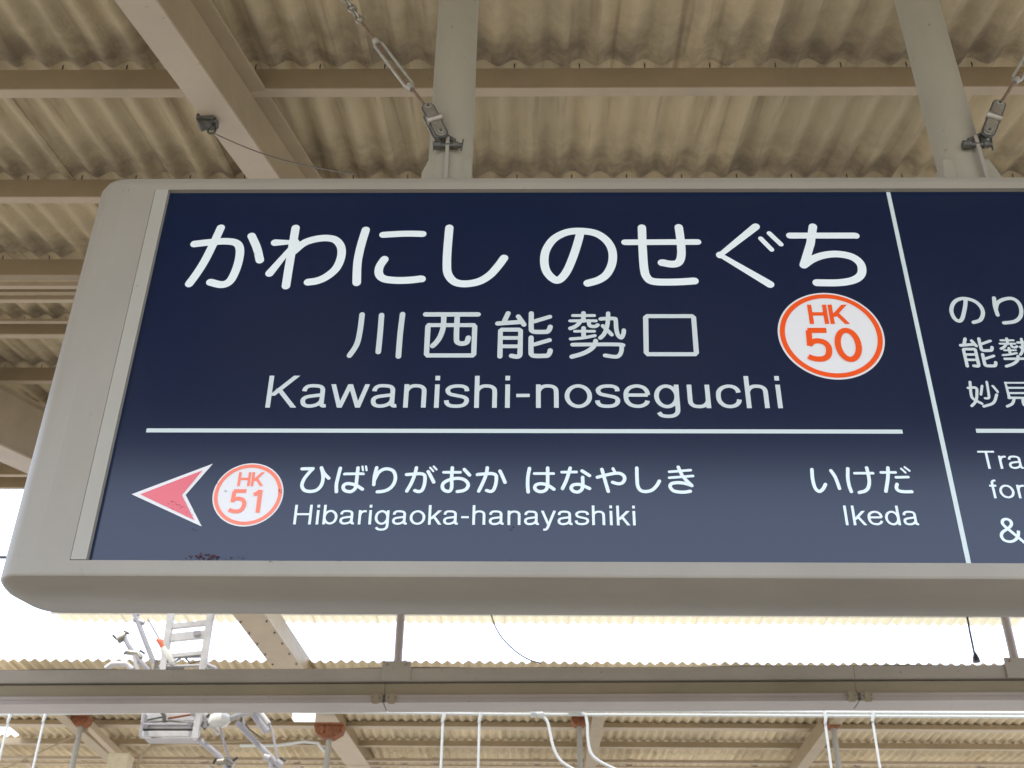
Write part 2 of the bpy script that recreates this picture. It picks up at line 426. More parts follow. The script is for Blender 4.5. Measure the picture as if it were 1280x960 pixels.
# front rim round the window (x from first to last plan point)
xa, xb = PL[0][0], PL[-1][0]
WX0, WX1, WZ0, WZ1 = -.8575, XE+.02-.06, SZ+.8905, SZ+1.806
za, zb = ZB+.006, ZT-.022
mb.add([L3(xa,2.0,za),L3(WX0,2.0,za),L3(WX0,2.0,zb),L3(xa,2.0,zb)], [(0,1,2,3)])
mb.add([L3(WX1,2.0,za),L3(xb,2.0,za),L3(xb,2.0,zb),L3(WX1,2.0,zb)], [(0,1,2,3)])
mb.add([L3(WX0,2.0,za),L3(WX1,2.0,za),L3(WX1,2.0,WZ0),L3(WX0,2.0,WZ0)], [(0,1,2,3)])
mb.add([L3(WX0,2.0,WZ1),L3(WX1,2.0,WZ1),L3(WX1,2.0,zb),L3(WX0,2.0,zb)], [(0,1,2,3)])
PY = 2.012                                   # face of the acrylic, set back in the rim
for a, b in (((WX0,WZ0),(WX1,WZ0)), ((WX1,WZ0),(WX1,WZ1)), ((WX1,WZ1),(WX0,WZ1)), ((WX0,WZ1),(WX0,WZ0))):
    mb.add([L3(a[0],2.0,a[1]),L3(b[0],2.0,b[1]),L3(b[0],PY+.01,b[1]),L3(a[0],PY+.01,a[1])], [(0,1,2,3)])
mb.build('casing', M_CASE, sign, smooth=True)
MB().add([L3(WX0,PY,WZ0),L3(WX1,PY,WZ0),L3(WX1,PY,WZ1),L3(WX0,PY,WZ1)], [(0,1,2,3)]).build('panel', M_NAVY, sign)
# aluminium retaining strip on the left of the panel
a_ = at(193.5, 238, 2.001).x; b_ = at(206.5, 238, 2.001).x; c_ = at(79.5, 699, 2.001).x; d_ = at(98.5, 699, 2.001).x
MB().add([L3(WX0+.0015,1.9985,WZ0+.001),L3(WX0+.031,1.9985,WZ0+.001),L3(WX0+.031,1.9985,WZ1-.001),L3(WX0+.0015,1.9985,WZ1-.001),
          L3(WX0+.0015,PY-.0005,WZ0+.001),L3(WX0+.031,PY-.0005,WZ0+.001),L3(WX0+.031,PY-.0005,WZ1-.001),L3(WX0+.0015,PY-.0005,WZ1-.001)],
         [(0,3,2,1),(4,5,6,7),(0,1,5,4),(1,2,6,5),(2,3,7,6),(3,0,4,7)]).build('retaining_strip', M_TRIM, sign)

# ---- stroke lettering on the panel face -----------------------------------
FACE = PY-.0006
def P2(px, py):
    p = at(px, py, FACE); return (p.x, p.z)
class Ink:
    """flat film shapes a hair in front of the panel, each stroke its own layer"""
    def __init__(s, base=0.): s.mb = MB(); s.k = 0; s.base = base
    def y(s):
        s.k = (s.k+1) % 14; return FACE - s.base - s.k*.00005
    def poly(s, pts):
        y = s.y(); s.mb.add([L3(x, y, z) for x, z in pts], [tuple(range(len(pts)))])
    def disc(s, c, r, n=14):
        s.poly([(c[0]+r*math.cos(2*math.pi*k/n), c[1]+r*math.sin(2*math.pi*k/n)) for k in range(n)])
    def ring(s, c, r0, r1, n=96):
        y = s.y(); vs = []
        for k in range(n):
            a = 2*math.pi*k/n
            vs += [L3(c[0]+r0*math.cos(a), y, c[1]+r0*math.sin(a)), L3(c[0]+r1*math.cos(a), y, c[1]+r1*math.sin(a))]
        s.mb.add(vs, [(2*k, 2*((k+1)%n), 2*((k+1)%n)+1, 2*k+1) for k in range(n)])
    def stroke(s, pts, w, caps=True, wz=None):
        """ribbon along pts; sharp bends get a disc"""
        wz = wz or w
        n = len(pts); Ls = []; Rs = []
        for i in range(n):
            a = pts[max(i-1, 0)]; b = pts[i]; c = pts[min(i+1, n-1)]
            d1 = (b[0]-a[0], b[1]-a[1]); d2 = (c[0]-b[0], c[1]-b[1])
            l1 = math.hypot(*d1) or 1; l2 = math.hypot(*d2) or 1
            if i == 0: t = (d2[0]/l2, d2[1]/l2)
            elif i == n-1: t = (d1[0]/l1, d1[1]/l1)
            else:
                t = (d1[0]/l1+d2[0]/l2, d1[1]/l1+d2[1]/l2); l = math.hypot(*t) or 1; t = (t[0]/l, t[1]/l)
                cosv = (d1[0]*d2[0]+d1[1]*d2[1])/(l1*l2)
                if cosv < .55 and caps: s.disc(b, w/2)
            nx, nz = -t[1]*w/2, t[0]*wz/2
            Ls.append((b[0]+nx, b[1]+nz)); Rs.append((b[0]-nx, b[1]-nz))
        y = s.y(); dy = .00025/n; vs = [L3(x, y-i*dy, z) for i, (x, z) in enumerate(Ls)] + [L3(x, y-i*dy, z) for i, (x, z) in enumerate(Rs)]
        s.mb.add(vs, [(i, i+1, n+i+1, n+i) for i in range(n-1)])
        if caps: s.disc(pts[0], w/2); s.disc(pts[-1], w/2)
    def build(s, name, mt, parent, label=None):
        o = s.mb.build(name, mt, parent)
        if label: o['label'] = label
        return o

def draw(ink, data, ox, oy, sc, w, seg_thin=.62):
    """data: list of strokes in zoomed photo pixels; a leading '-' marks a straight polyline, a number a width factor"""
    for st in data:
        f = 1.; straight = False; pts = []
        for it in st:
            if it == '-': straight = True
            elif isinstance(it, (int, float)): f = it
            else: pts.append(P2(ox+it[0]/sc, oy+it[1]/sc))
        c = pts[0]; wm = w*f
        ink.stroke(pts if straight else smooth_line(pts), wm)

TOP1 = [ # ka wa ni shi
 [(67,131),(120,125),(180,121),(218,127),(232,148),(229,188),(214,235),(194,268),(165,279),(125,270)],
 [(163,72),(140,122),(106,190),(76,238),(48,276)], [(275,102),(294,145),(305,190)],
 [(435,73),(422,150),(410,220),(400,284)], ['-',(360,126),(434,125),(340,238)],
 [(425,160),(470,125),(530,110),(577,115),(600,142),(600,180),(582,220),(547,250),(513,265),(480,270)],
 [(690,80),(672,140),(660,200),(657,272)], [.92,(753,98),(830,94),(897,95)],
 [(758,187),(741,213),(738,240),(756,258),(800,264),(850,263),(893,258)],
 [(994,72),(988,140),(985,200),(989,240),(1012,268),(1050,276),(1100,268),(1140,245),(1170,213),(1193,182)]]
TOP2 = [ # no se gu chi
 [(190,88),(184,115),(165,175),(140,232),(112,262),(88,255),(66,228),(59,190),(67,150),(95,112),(140,89),(190,84),(245,92),(285,118),(306,155),(306,200),(287,240),(257,262),(217,274)],
 [.85,(352,125),(617,124)], [(414,72),(417,150),(422,220),(432,252),(457,268),(530,270),(605,266)],
 [(548,70),(556,130),(557,175),(546,200),(520,205),(487,199)],
 ['-',(828,68),(699,171),(880,278)], [.6,(846,111),(886,152)], [.6,(877,92),(920,133)],
 [.9,(952,101),(1192,101)], ['-',(1036,68),(1027,130),(1003,208)],
 [(1003,208),(1035,186),(1080,171),(1130,168),(1180,179),(1210,205),(1212,240),(1185,262),(1130,272),(1050,272)]]
KAWA = [[(87,35),(80,90),(69,135),(45,172)], [(152,37),(147,100),(141,160)], [(222,34),(214,100),(208,175)]]
NISHI = [[(165,112),(1065,112)], [(478,112),(470,300),(450,400),(400,520),(330,612),(285,650)],
 [(710,112),(697,350),(694,530),(712,590),(780,612),(850,600),(880,570),(897,510)],
 ['-',(205,320),(225,295),(985,295),(1007,320),(990,790),(965,815),(200,815),(180,790),(205,320)]]
NOU = [[(322,150),(265,270)], [(155,315),(300,305),(540,290)], [(485,200),(575,330)],
 ['-',(190,840),(200,430),(225,412),(495,412),(522,430),(512,790)], [(512,780),(505,825),(465,845),(375,832)],
 [.85,(200,545),(510,545)], [.85,(195,680),(510,680)],
 [(693,150),(692,385),(705,430),(760,447),(900,447),(955,440),(985,400),(995,365)], [.9,(740,280),(990,205)],
 [(690,540),(688,765),(702,815),(760,832),(900,832),(955,825),(985,785),(995,745)], [.9,(740,650),(985,580)]]
SEI = [[.68,(205,185),(548,185)], [.68,(160,270),(575,270)], [.9,(375,145),(375,270)],
 [.85,(335,270),(285,330),(225,372),(165,393)], [.8,(460,270),(468,335),(500,360),(570,360),(603,335)], [.9,(378,385),(378,510)],
 [.62,(235,437),(550,437)], [.7,(170,560),(360,545),(557,508)], [.85,(770,150),(765,280),(742,400),(700,490),(645,545)],
 [.85,(650,240),(860,235),(890,262),(900,400),(928,500),(980,543),(1015,480),(1022,420)], [.8,(685,350),(828,492)],
 [.95,(570,590),(545,670),(470,740),(350,800),(190,845)], [.85,(200,652),(940,650),(985,690),(975,780),(930,838),(850,845),(720,825)]]
KUCHI = [['-',(1032,46),(1038,41),(1186,41),(1192,46),(1201,162),(1196,168),(1040,168),(1034,162),(1032,46)]]
def wpx(w, px, py):
    return abs(P2(px+w/2, py)[0]-P2(px-w/2, py)[0])

ink = Ink(); w = wpx(10.6, 640, 320)
draw(ink, TOP1, 220, 260, 1280/440, w); draw(ink, TOP2, 660, 260, 1280/440, w)
ink.build('lettering', M_L1, sign, 'big rounded hiragana station name along the top')
ink = Ink(); w = wpx(7.0, 640, 420)
draw(ink, KAWA, 420, 380, 1280/480, w); draw(ink, NISHI, 520, 385, 1234/90, w*.98); draw(ink, NOU, 610, 380, 12.8, w*.93)
draw(ink, SEI, 700, 380, 12.8, w*.93); draw(ink, KUCHI, 420, 380, 1280/480, w*.95)
ink.build('lettering', M_L2, sign, 'station name in kanji below the hiragana')

LOW = [
 (365, 9.143, [['-',(115,147),(240,145)], [(240,145),(190,197),(140,262),(114,330),(130,380),(170,402),(230,405),(290,385),(335,335),(355,262),(350,190),(337,135)], [(337,135),(368,200),(420,255)],
   [(553,140),(525,250),(508,330),(508,410)], [.85,(600,207),(815,205)],
   [(755,135),(745,220),(735,310),(725,365),(690,400),(650,408),(600,392),(585,352),(610,322),(660,317),(730,335),(805,380)], [.6,(805,120),(812,165)], [.6,(845,120),(853,165)],
   [(968,135),(945,230),(935,330)], [(945,270),(985,195),(1040,155),(1100,148),(1160,175),(1182,240),(1167,310),(1120,370),(1050,402),(975,410)]]),
 (500, 9.143, [[(75,213),(150,207),(240,203),(280,222),(286,270),(275,340),(250,393),(210,408),(170,395)], [(188,135),(170,210),(130,310),(78,402)], [(322,180),(350,230),(385,300)], [.6,(345,135),(380,175)], [.6,(385,120),(418,155)],
   [.85,(500,187),(690,187)], [(598,135),(590,250),(590,360),(565,403),(515,397),(485,362),(497,312),(560,275),(650,257),(730,270),(778,320),(765,370),(720,398),(655,408)], [(735,155),(795,220)],
   [(885,213),(960,207),(1050,203),(1095,222),(1101,270),(1090,340),(1065,393),(1030,408),(990,395)], [(998,135),(985,210),(945,310),(900,402)], [(1142,172),(1170,230),(1200,302)]]),
 (645, 10.667, [[(180,165),(160,270),(155,380),(162,480)], [.85,(245,235),(500,235)], [(422,160),(422,300),(420,400),(400,450),(350,475),(290,470),(252,435),(262,392),(310,373),(370,375),(430,395),(505,445)],
   [.85,(610,217),(805,215)], [(722,160),(700,240),(670,330),(620,435)], [(880,198),(980,262)],
   [(888,285),(890,380),(878,445),(830,480),(770,472),(735,432),(757,392),(810,380),(870,387),(980,435)],
   [(1085,285),(1203,255),(1323,232),(1403,240),(1448,290),(1428,350),(1368,372),(1288,352)], [(1145,180),(1193,350),(1230,475)], [.85,(1293,168),(1323,225)]]),
 (755, 10.667, [[(437,160),(440,300),(450,400),(490,460),(560,475),(640,455),(700,400),(738,335)],
   [.8,(870,212),(1155,190)], [.8,(870,292),(1185,268)], [(990,150),(1030,240),(1090,320),(1170,395)], [(1170,395),(1080,365),(980,355),(900,370),(882,410),(920,460),(990,480),(1080,482),(1150,470)]]),
 (1005, 9.143, [[(90,155),(98,260),(125,360),(170,405),(215,380),(245,325)], [(307,168),(350,230),(380,300),(405,372)],
   [(500,145),(500,250),(515,340),(540,408)], [.8,(577,198),(788,198)], [(715,135),(735,220),(745,300),(730,370),(690,405),(632,418)],
   [.8,(878,188),(1045,188)], [(958,135),(958,250),(935,405)], [.8,(1050,245),(1190,242)], [(1062,325),(1055,365),(1080,398),(1140,410),(1230,410)], [.6,(1110,145),(1160,190)], [.6,(1150,128),(1205,170)]])]
ink = Ink(); w = wpx(4.5, 640, 600)
for ox, sc, st in LOW[:2]: draw(ink, st, ox, 570, sc, w)
ink.build('lettering', M_L3, sign, 'small hiragana beside the arrow, first word of the next station')
ink = Ink()
for ox, sc, st in LOW[2:4]: draw(ink, st, ox, 570, sc, w)
ink.build('lettering', M_L3, sign, 'small hiragana, second word of the next station')
ink = Ink(); draw(ink, LOW[4][2], 1005, 570, 9.143, w)
ink.build('lettering', M_L3, sign, 'small hiragana at the lower right, the previous station')

NORI = [[.95,(162,92),(158,140),(138,225),(112,248),(76,225),(55,170),(70,115),(110,85),(165,80),(230,100),(275,140),(292,190),(272,240),(222,258)],
        [.95,(375,75),(382,140),(402,203)], [.95,(388,160),(402,112),(450,85),(510,80),(555,108),(578,160),(572,215),(530,252),(450,263)]]
ink = Ink(); w = wpx(5.4, 1220, 400); draw(ink, NORI, 1180, 360, 6, w)
ink.build('lettering', M_L2, sign, 'hiragana at the right edge, top of three lines'); ink = Ink()
# the same kanji smaller, laid out in panel metres
def place(ink, strokes, src, dx0, dx1, dz0, dz1, w):
    ox, oy, sc = src
    pts_all = [P2(ox+p[0]/sc, oy+p[1]/sc) for s_ in strokes for p in s_ if isinstance(p, tuple)]
    sx0, sx1 = min(p[0] for p in pts_all), max(p[0] for p in pts_all); sz0, sz1 = min(p[1] for p in pts_all), max(p[1] for p in pts_all)
    for st in strokes:
        f = 1.; straight = False; pts = []
        for it in st:
            if it == '-': straight = True
            elif isinstance(it, (int, float)): f = it
            else:
                p = P2(ox+it[0]/sc, oy+it[1]/sc)
                pts.append((dx0+(p[0]-sx0)/(sx1-sx0)*(dx1-dx0), dz0+(p[1]-sz0)/(sz1-sz0)*(dz1-dz0)))
        ink.stroke(pts if straight else smooth_line(pts), w*f)
a0 = P2(1207, 458); a1 = P2(1246, 458); at_ = P2(1199, 423.5)
wk = wpx(4.3, 1220, 440)
place(ink, NOU, (610, 380, 12.8), a0[0], a1[0], a0[1], at_[1], wk)
b0 = P2(1257, 458)[0]; place(ink, SEI, (700, 380, 12.8), b0, b0+(a1[0]-a0[0])*1.03, a0[1], at_[1], wk)
ink.build('lettering', M_L2, sign, 'kanji at the right edge, middle of three lines'); ink = Ink()
MYOU = [[(195,705),(202,790),(218,830),(285,868)], [(180,750),(240,750),(246,800),(238,850),(208,885)], [.9,(320,705),(334,790),(335,825),(308,828)], [.9,(285,735),(276,800)], [.9,(365,735),(402,780)], [(395,800),(370,862),(298,888)],
        ['-',(490,825),(460,712),(640,712),(668,825),(486,825)], [.8,(470,750),(648,750)], [.8,(480,788),(655,788)], [(528,825),(512,868),(474,888)], [(590,828),(602,880),(665,884),(680,858)]]
draw(ink, MYOU, 1180, 360, 6, wpx(3.7, 1220, 500))
ink.build('lettering', M_L2, sign, 'kanji at the right edge, lowest of three lines')

# ---- latin letters, grotesque skeletons in 1/1000 em ------------------------
def ell(cx, cz, rx, rz, n=28):
    return [(cx+rx*math.cos(2*math.pi*k/n), cz+rz*math.sin(2*math.pi*k/n)) for k in range(n+1)]
SL, CV, DG = 'S', 'C', 'D'   # straight, curve, diagonal cut level
G = {
'K': (667, [(SL,(118,0),(118,718)), (DG,(585,718),(165,265)), (DG,(275,420),(590,0))]),
'a': (556, [(CV,(82,365),(98,430),(150,478),(255,489),(370,470),(415,415),(420,350),(420,120),(428,60),(455,38),(505,42)), (CV,(418,300),(380,280),(260,262),(150,240),(90,200),(76,140),(100,70),(170,35),(260,38),(350,72),(410,140),(420,210))]),
'w': (722, [(DG,(48,523),(195,0)), (DG,(195,0),(361,523)), (DG,(361,523),(527,0)), (DG,(527,0),(674,523))]),
'n': (556, [(SL,(110,0),(110,523)), (CV,(112,370),(148,435),(215,480),(290,488),(370,473),(425,420),(436,340),(436,170),(436,0))]),
'u': (556, [(CV,(120,523),(120,353),(120,183),(131,103),(186,50),(266,35),(341,43),(408,88),(444,153)), (SL,(446,523),(446,0))]),
'h': (556, [(SL,(110,0),(110,718)), (CV,(112,370),(148,435),(215,480),(290,488),(370,473),(425,420),(436,340),(436,170),(436,0))]),
'i': (222, [(SL,(111,0),(111,523)), (SL,(111,615),(111,718))]),
's': (500, [(CV,(432,370),(418,440),(350,480),(245,487),(150,470),(88,420),(85,360),(130,305),(245,272),(370,240),(428,190),(420,110),(360,55),(250,35),(130,50),(75,100),(62,165))]),
'-': (333, [('B',(44,275),(289,275))]),
'o': (556, [(CV, *ell(278,261,206,228))]),
'e': (556, [('B',(85,285),(478,285)), (CV,(476,285),(460,380),(400,455),(285,489),(165,455),(95,375),(78,262),(95,150),(165,65),(285,35),(380,55),(445,105),(465,160))]),
'g': (556, [(CV, *ell(258,262,184,228)), (CV,(446,523),(446,260),(446,0),(430,-100),(370,-160),(270,-180),(150,-160),(98,-95))]),
'c': (500, [(CV,(448,345),(430,410),(370,470),(270,489),(165,455),(95,375),(78,262),(95,150),(165,65),(270,35),(370,60),(430,120),(452,190))]),
'H': (722, [(SL,(122,0),(122,718)), (SL,(600,0),(600,718)), ('B',(122,372),(600,372))]),
'b': (556, [(SL,(100,718),(100,0)), (CV, *ell(292,262,188,228))]),
'd': (556, [(SL,(452,718),(452,0)), (CV, *ell(258,262,188,228))]),
'r': (333, [(SL,(112,0),(112,523)), (CV,(112,320),(145,415),(205,470),(265,482),(325,480))]),
'k': (500, [(SL,(105,0),(105,718)), (DG,(430,523),(130,200)), (DG,(225,320),(440,0))]),
'y': (500, [(DG,(52,523),(252,0)), (CV,(448,523),(350,262),(258,10),(215,-95),(165,-160),(80,-168))]),
'I': (278, [(SL,(139,0),(139,718))]),
'T': (611, [('B',(21,682),(590,682)), (SL,(306,0),(306,682))]),
'f': (278, [(CV,(127,0),(127,200),(127,400),(127,560),(145,645),(195,685),(262,686)), ('B',(14,487),(252,487))]),
'&': (667, [(CV,(655,-8),(500,170),(350,340),(220,490),(185,580),(220,660),(305,692),(390,660),(425,580),(390,490),(280,400),(140,310),(78,200),(110,90),(200,35),(320,35),(430,90),(520,200),(560,350))]),
'0': (556, [(CV, *ell(278,352,198,322))]),
'5': (556, [('B',(110,676),(478,676)), (DG,(132,676),(112,330)), (CV,(95,345),(180,420),(280,440),(395,408),(462,320),(465,215),(430,110),(345,48),(240,35),(130,55),(50,95))]),
'1': (440, [(SL,(300,0),(300,712)), (CV,(118,560),(210,610),(300,690))]),
' ': (278, []),
}
def latin(ink, text, left, right, base, cap, stem=86, bar=74, gap=0, xs=None, capem=718):
    """left/right/base/cap are photo pixels: (x, y) on the baseline ends and a y for the cap height"""
    x0, z0 = P2(left[0], left[1]); x1 = P2(right[0], right[1])[0] if right else None
    z0 = P2(left[0], base)[1]; zt = P2(left[0], cap)[1]
    sz = (zt-z0)/capem
    adv = 0; first = None; last = 0
    lay = []
    for ch in text:
        wd, st = G[ch]; lay.append((ch, adv)); adv += wd+gap
    def ext(ch):
        xs_ = [p[0] for s_ in G[ch][1] for p in s_[1:]]; return min(xs_)-stem/2*(ch not in 'T-'), max(xs_)+stem/2*(ch not in 'T-')
    e0 = ext(text[0])[0]; e1 = lay[-1][1]+ext(text[-1])[1]
    sx = (x1-x0)/(e1-e0) if right else sz*xs
    for ch, a in lay:
        for s_ in G[ch][1]:
            k = s_[0]; pts = s_[1:]
            q = [(x0+(a+p[0]-e0)*sx, z0+p[1]*sz) for p in pts]
            ws = stem*sx; wb = bar*sz
            if k == SL: ink.stroke(q, ws, caps=False, wz=wb)
            elif k == 'B': ink.stroke(q, wb, caps=False)
            elif k == DG:
                (xa_, za_), (xb_, zb_) = q; dx, dz = xb_-xa_, zb_-za_
                hw = ws*.5*.97*math.hypot(dx, dz)/abs(dz)
                ink.poly([(xa_-hw, za_), (xa_+hw, za_), (xb_+hw, zb_), (xb_-hw, zb_)])
            else: ink.stroke(smooth_line(q, 4), ws, caps=False, wz=wb)
    return sx/sz
ink = Ink(); RAT = latin(ink, 'Kawanishi-noseguchi', (331.4, 509.5), (978.6, 509.5), 509.5, 469.6, gap=4)
ink.build('lettering', M_L2, sign, 'station name in wide latin letters above the rule')
ink = Ink(); r2 = latin(ink, 'Hibarigaoka-hanayashiki', (366.3, 655.5), (794.7, 655.5), 655.5, 631, gap=4)
ink.build('lettering', M_L3, sign, 'latin name of the next station at the lower left')
ink = Ink(); latin(ink, 'Ikeda', (1057.5, 656.5), (1150.6, 656.5), 656.5, 632, gap=4)
ink.build('lettering', M_L3, sign, 'latin name of the previous station at the lower right')
ink = Ink(); latin(ink, 'Transfer', (1226.5, 586), None, 586, 563.6, gap=4, xs=r2)
ink.build('lettering', M_L3, sign, 'latin transfer notice, first line'); ink = Ink()
latin(ink, 'for', (1238.5, 622.8), None, 622.8, 599.8, gap=4, xs=r2)
ink.build('lettering', M_L3, sign, 'latin transfer notice, second line'); ink = Ink()
latin(ink, '&', (1251.6, 678.3), None, 678.3, 647.7, gap=4, xs=r2*.97)
ink.build('lettering', M_L3, sign, 'ampersand at the lower right edge of the photo')

# rules and divider
def hrule(x0, y0, x1, y1, wpx_, name='rule'):
    a = P2(x0, y0); b = P2(x1, y1) if x1 else (XE-.15, a[1]); h = abs(P2(x0, y0-wpx_/2)[1]-P2(x0, y0+wpx_/2)[1])/2
    k = Ink(.0001); k.poly([(a[0], a[1]-h), (b[0], a[1]-h), (b[0], a[1]+h), (a[0], a[1]+h)]); k.build(name, M_RULE, sign)
hrule(183, 538, 1128, 539, 5.0); hrule(1220, 538.5, None, None, 5.0)
dx = P2(1160, 470)[0]; hw = wpx(5.6, 1160, 470)/2
k = Ink(.0002); k.poly([(dx-hw, WZ0+.001), (dx+hw, WZ0+.001), (dx+hw, WZ1-.001), (dx-hw, WZ1-.001)]); k.build('divider_line', M_RULE, sign)

# arrow
def ppoly(pts, mt, name, parent, base):
    k = Ink(base); k.poly([P2(150+x/3.459, 560+y/3.459) for x, y in pts]); return k.build(name, mt, parent)
ar = ppoly([(50,200),(402,68),(284,203),(354,340)], M_DISC, 'arrow', sign, .0001); ar['label'] = 'pink arrow with a white border pointing left'
ppoly([(88,201),(357,98),(268,204),(322,313)], M_PINK, 'arrow_fill', ar, .0011)

# round line badges
def badge(cx, cz, r, ring_mt, nums, hk, w_edge, w_ring, label):
    k = Ink(.0001); k.disc((cx, cz), r, 96); d = k.build('badge', M_DISC, sign, label)
    k = Ink(.0010); k.ring((cx, cz), r-w_edge, r-w_edge-w_ring); k.build('badge_ring', ring_mt, d)
    k = Ink(.0010)
    latin(k, 'HK', *hk[:4], stem=hk[4], bar=hk[4]*.92, gap=-60)
    latin(k, nums[0], *nums[1:5], stem=nums[5], bar=nums[5]*.95, gap=nums[6], capem=712)
    k.build('badge_lettering', ring_mt, d)
badge(.6262, SZ+1.4092, .1102, M_ORG, ('50', (1007, 449), (1080, 449), 451.3, 411.3, 118, 20), ((1012.3, 405), (1062, 405), 405.2, 381.2, 134), .0042, .0105, 'orange ringed white disc at the upper right of the name')
badge(-.5457, SZ+1.0338, .0683, M_ORG2, ('51', (283.4, 640), (324.6, 640), 641, 612.6, 118, 40), ((296.5, 607.8), (328.6, 607.8), 607.8, 590.6, 128), .003, .0069, 'pale orange ringed disc beside the arrow, reflection veil painted into its colour')

# grime along the lower edge of the panel and on the rim
def specks(pts, mt, name, lo, hi, yoff, n, spread):
    k = MB()
    for px, py in pts:
        for _ in range(n):
            c = P2(px+random.gauss(0, spread[0]), py+random.gauss(0, spread[1]))
            r = random.uniform(lo, hi); m_ = random.randint(5, 8); a0 = random.random()*6
            y = yoff-random.random()*.0002
            k.add([L3(c[0]+r*random.uniform(.5, 1.2)*math.cos(a0+2*math.pi*i/m_), y, max(c[1]+r*random.uniform(.5, 1.)*math.sin(a0+2*math.pi*i/m_), WZ0+.0005) if yoff > 2 else c[1]+r*random.uniform(.5, 1.)*math.sin(a0+2*math.pi*i/m_)) for i in range(m_)], [tuple(range(m_))])
    o = k.build(name, mt, sign); o['kind'] = 'stuff'; return o
specks([(246, 696), (252, 695), (262, 696), (270, 697), (258, 698)], M_DROP, 'dirt_specks', .0006, .0022, FACE-.0013, 16, (7, 1.6))
specks([(298, 697), (285, 698)], M_GRIME, 'dirt_specks', .0005, .0014, FACE-.0013, 6, (4, 1.0))
specks([(223, 632), (229, 636), (214, 629), (238, 641)], M_DROP, 'dirt_specks', .0004, .0013, FACE-.0022, 5, (5, 1.2))
specks([(243, 662), (271, 605), (352, 612), (640, 661), (282, 615), (349, 614), (319, 284+34)], M_GRIME, 'dirt_specks', .0006, .0018, FACE-.0022, 3, (1.5, 1.5))
specks([(230, 704), (415, 704), (150, 243), (345, 705), (650, 703)], M_GRIME, 'dirt_specks', .0005, .0016, 1.9985, 4, (9, .8))

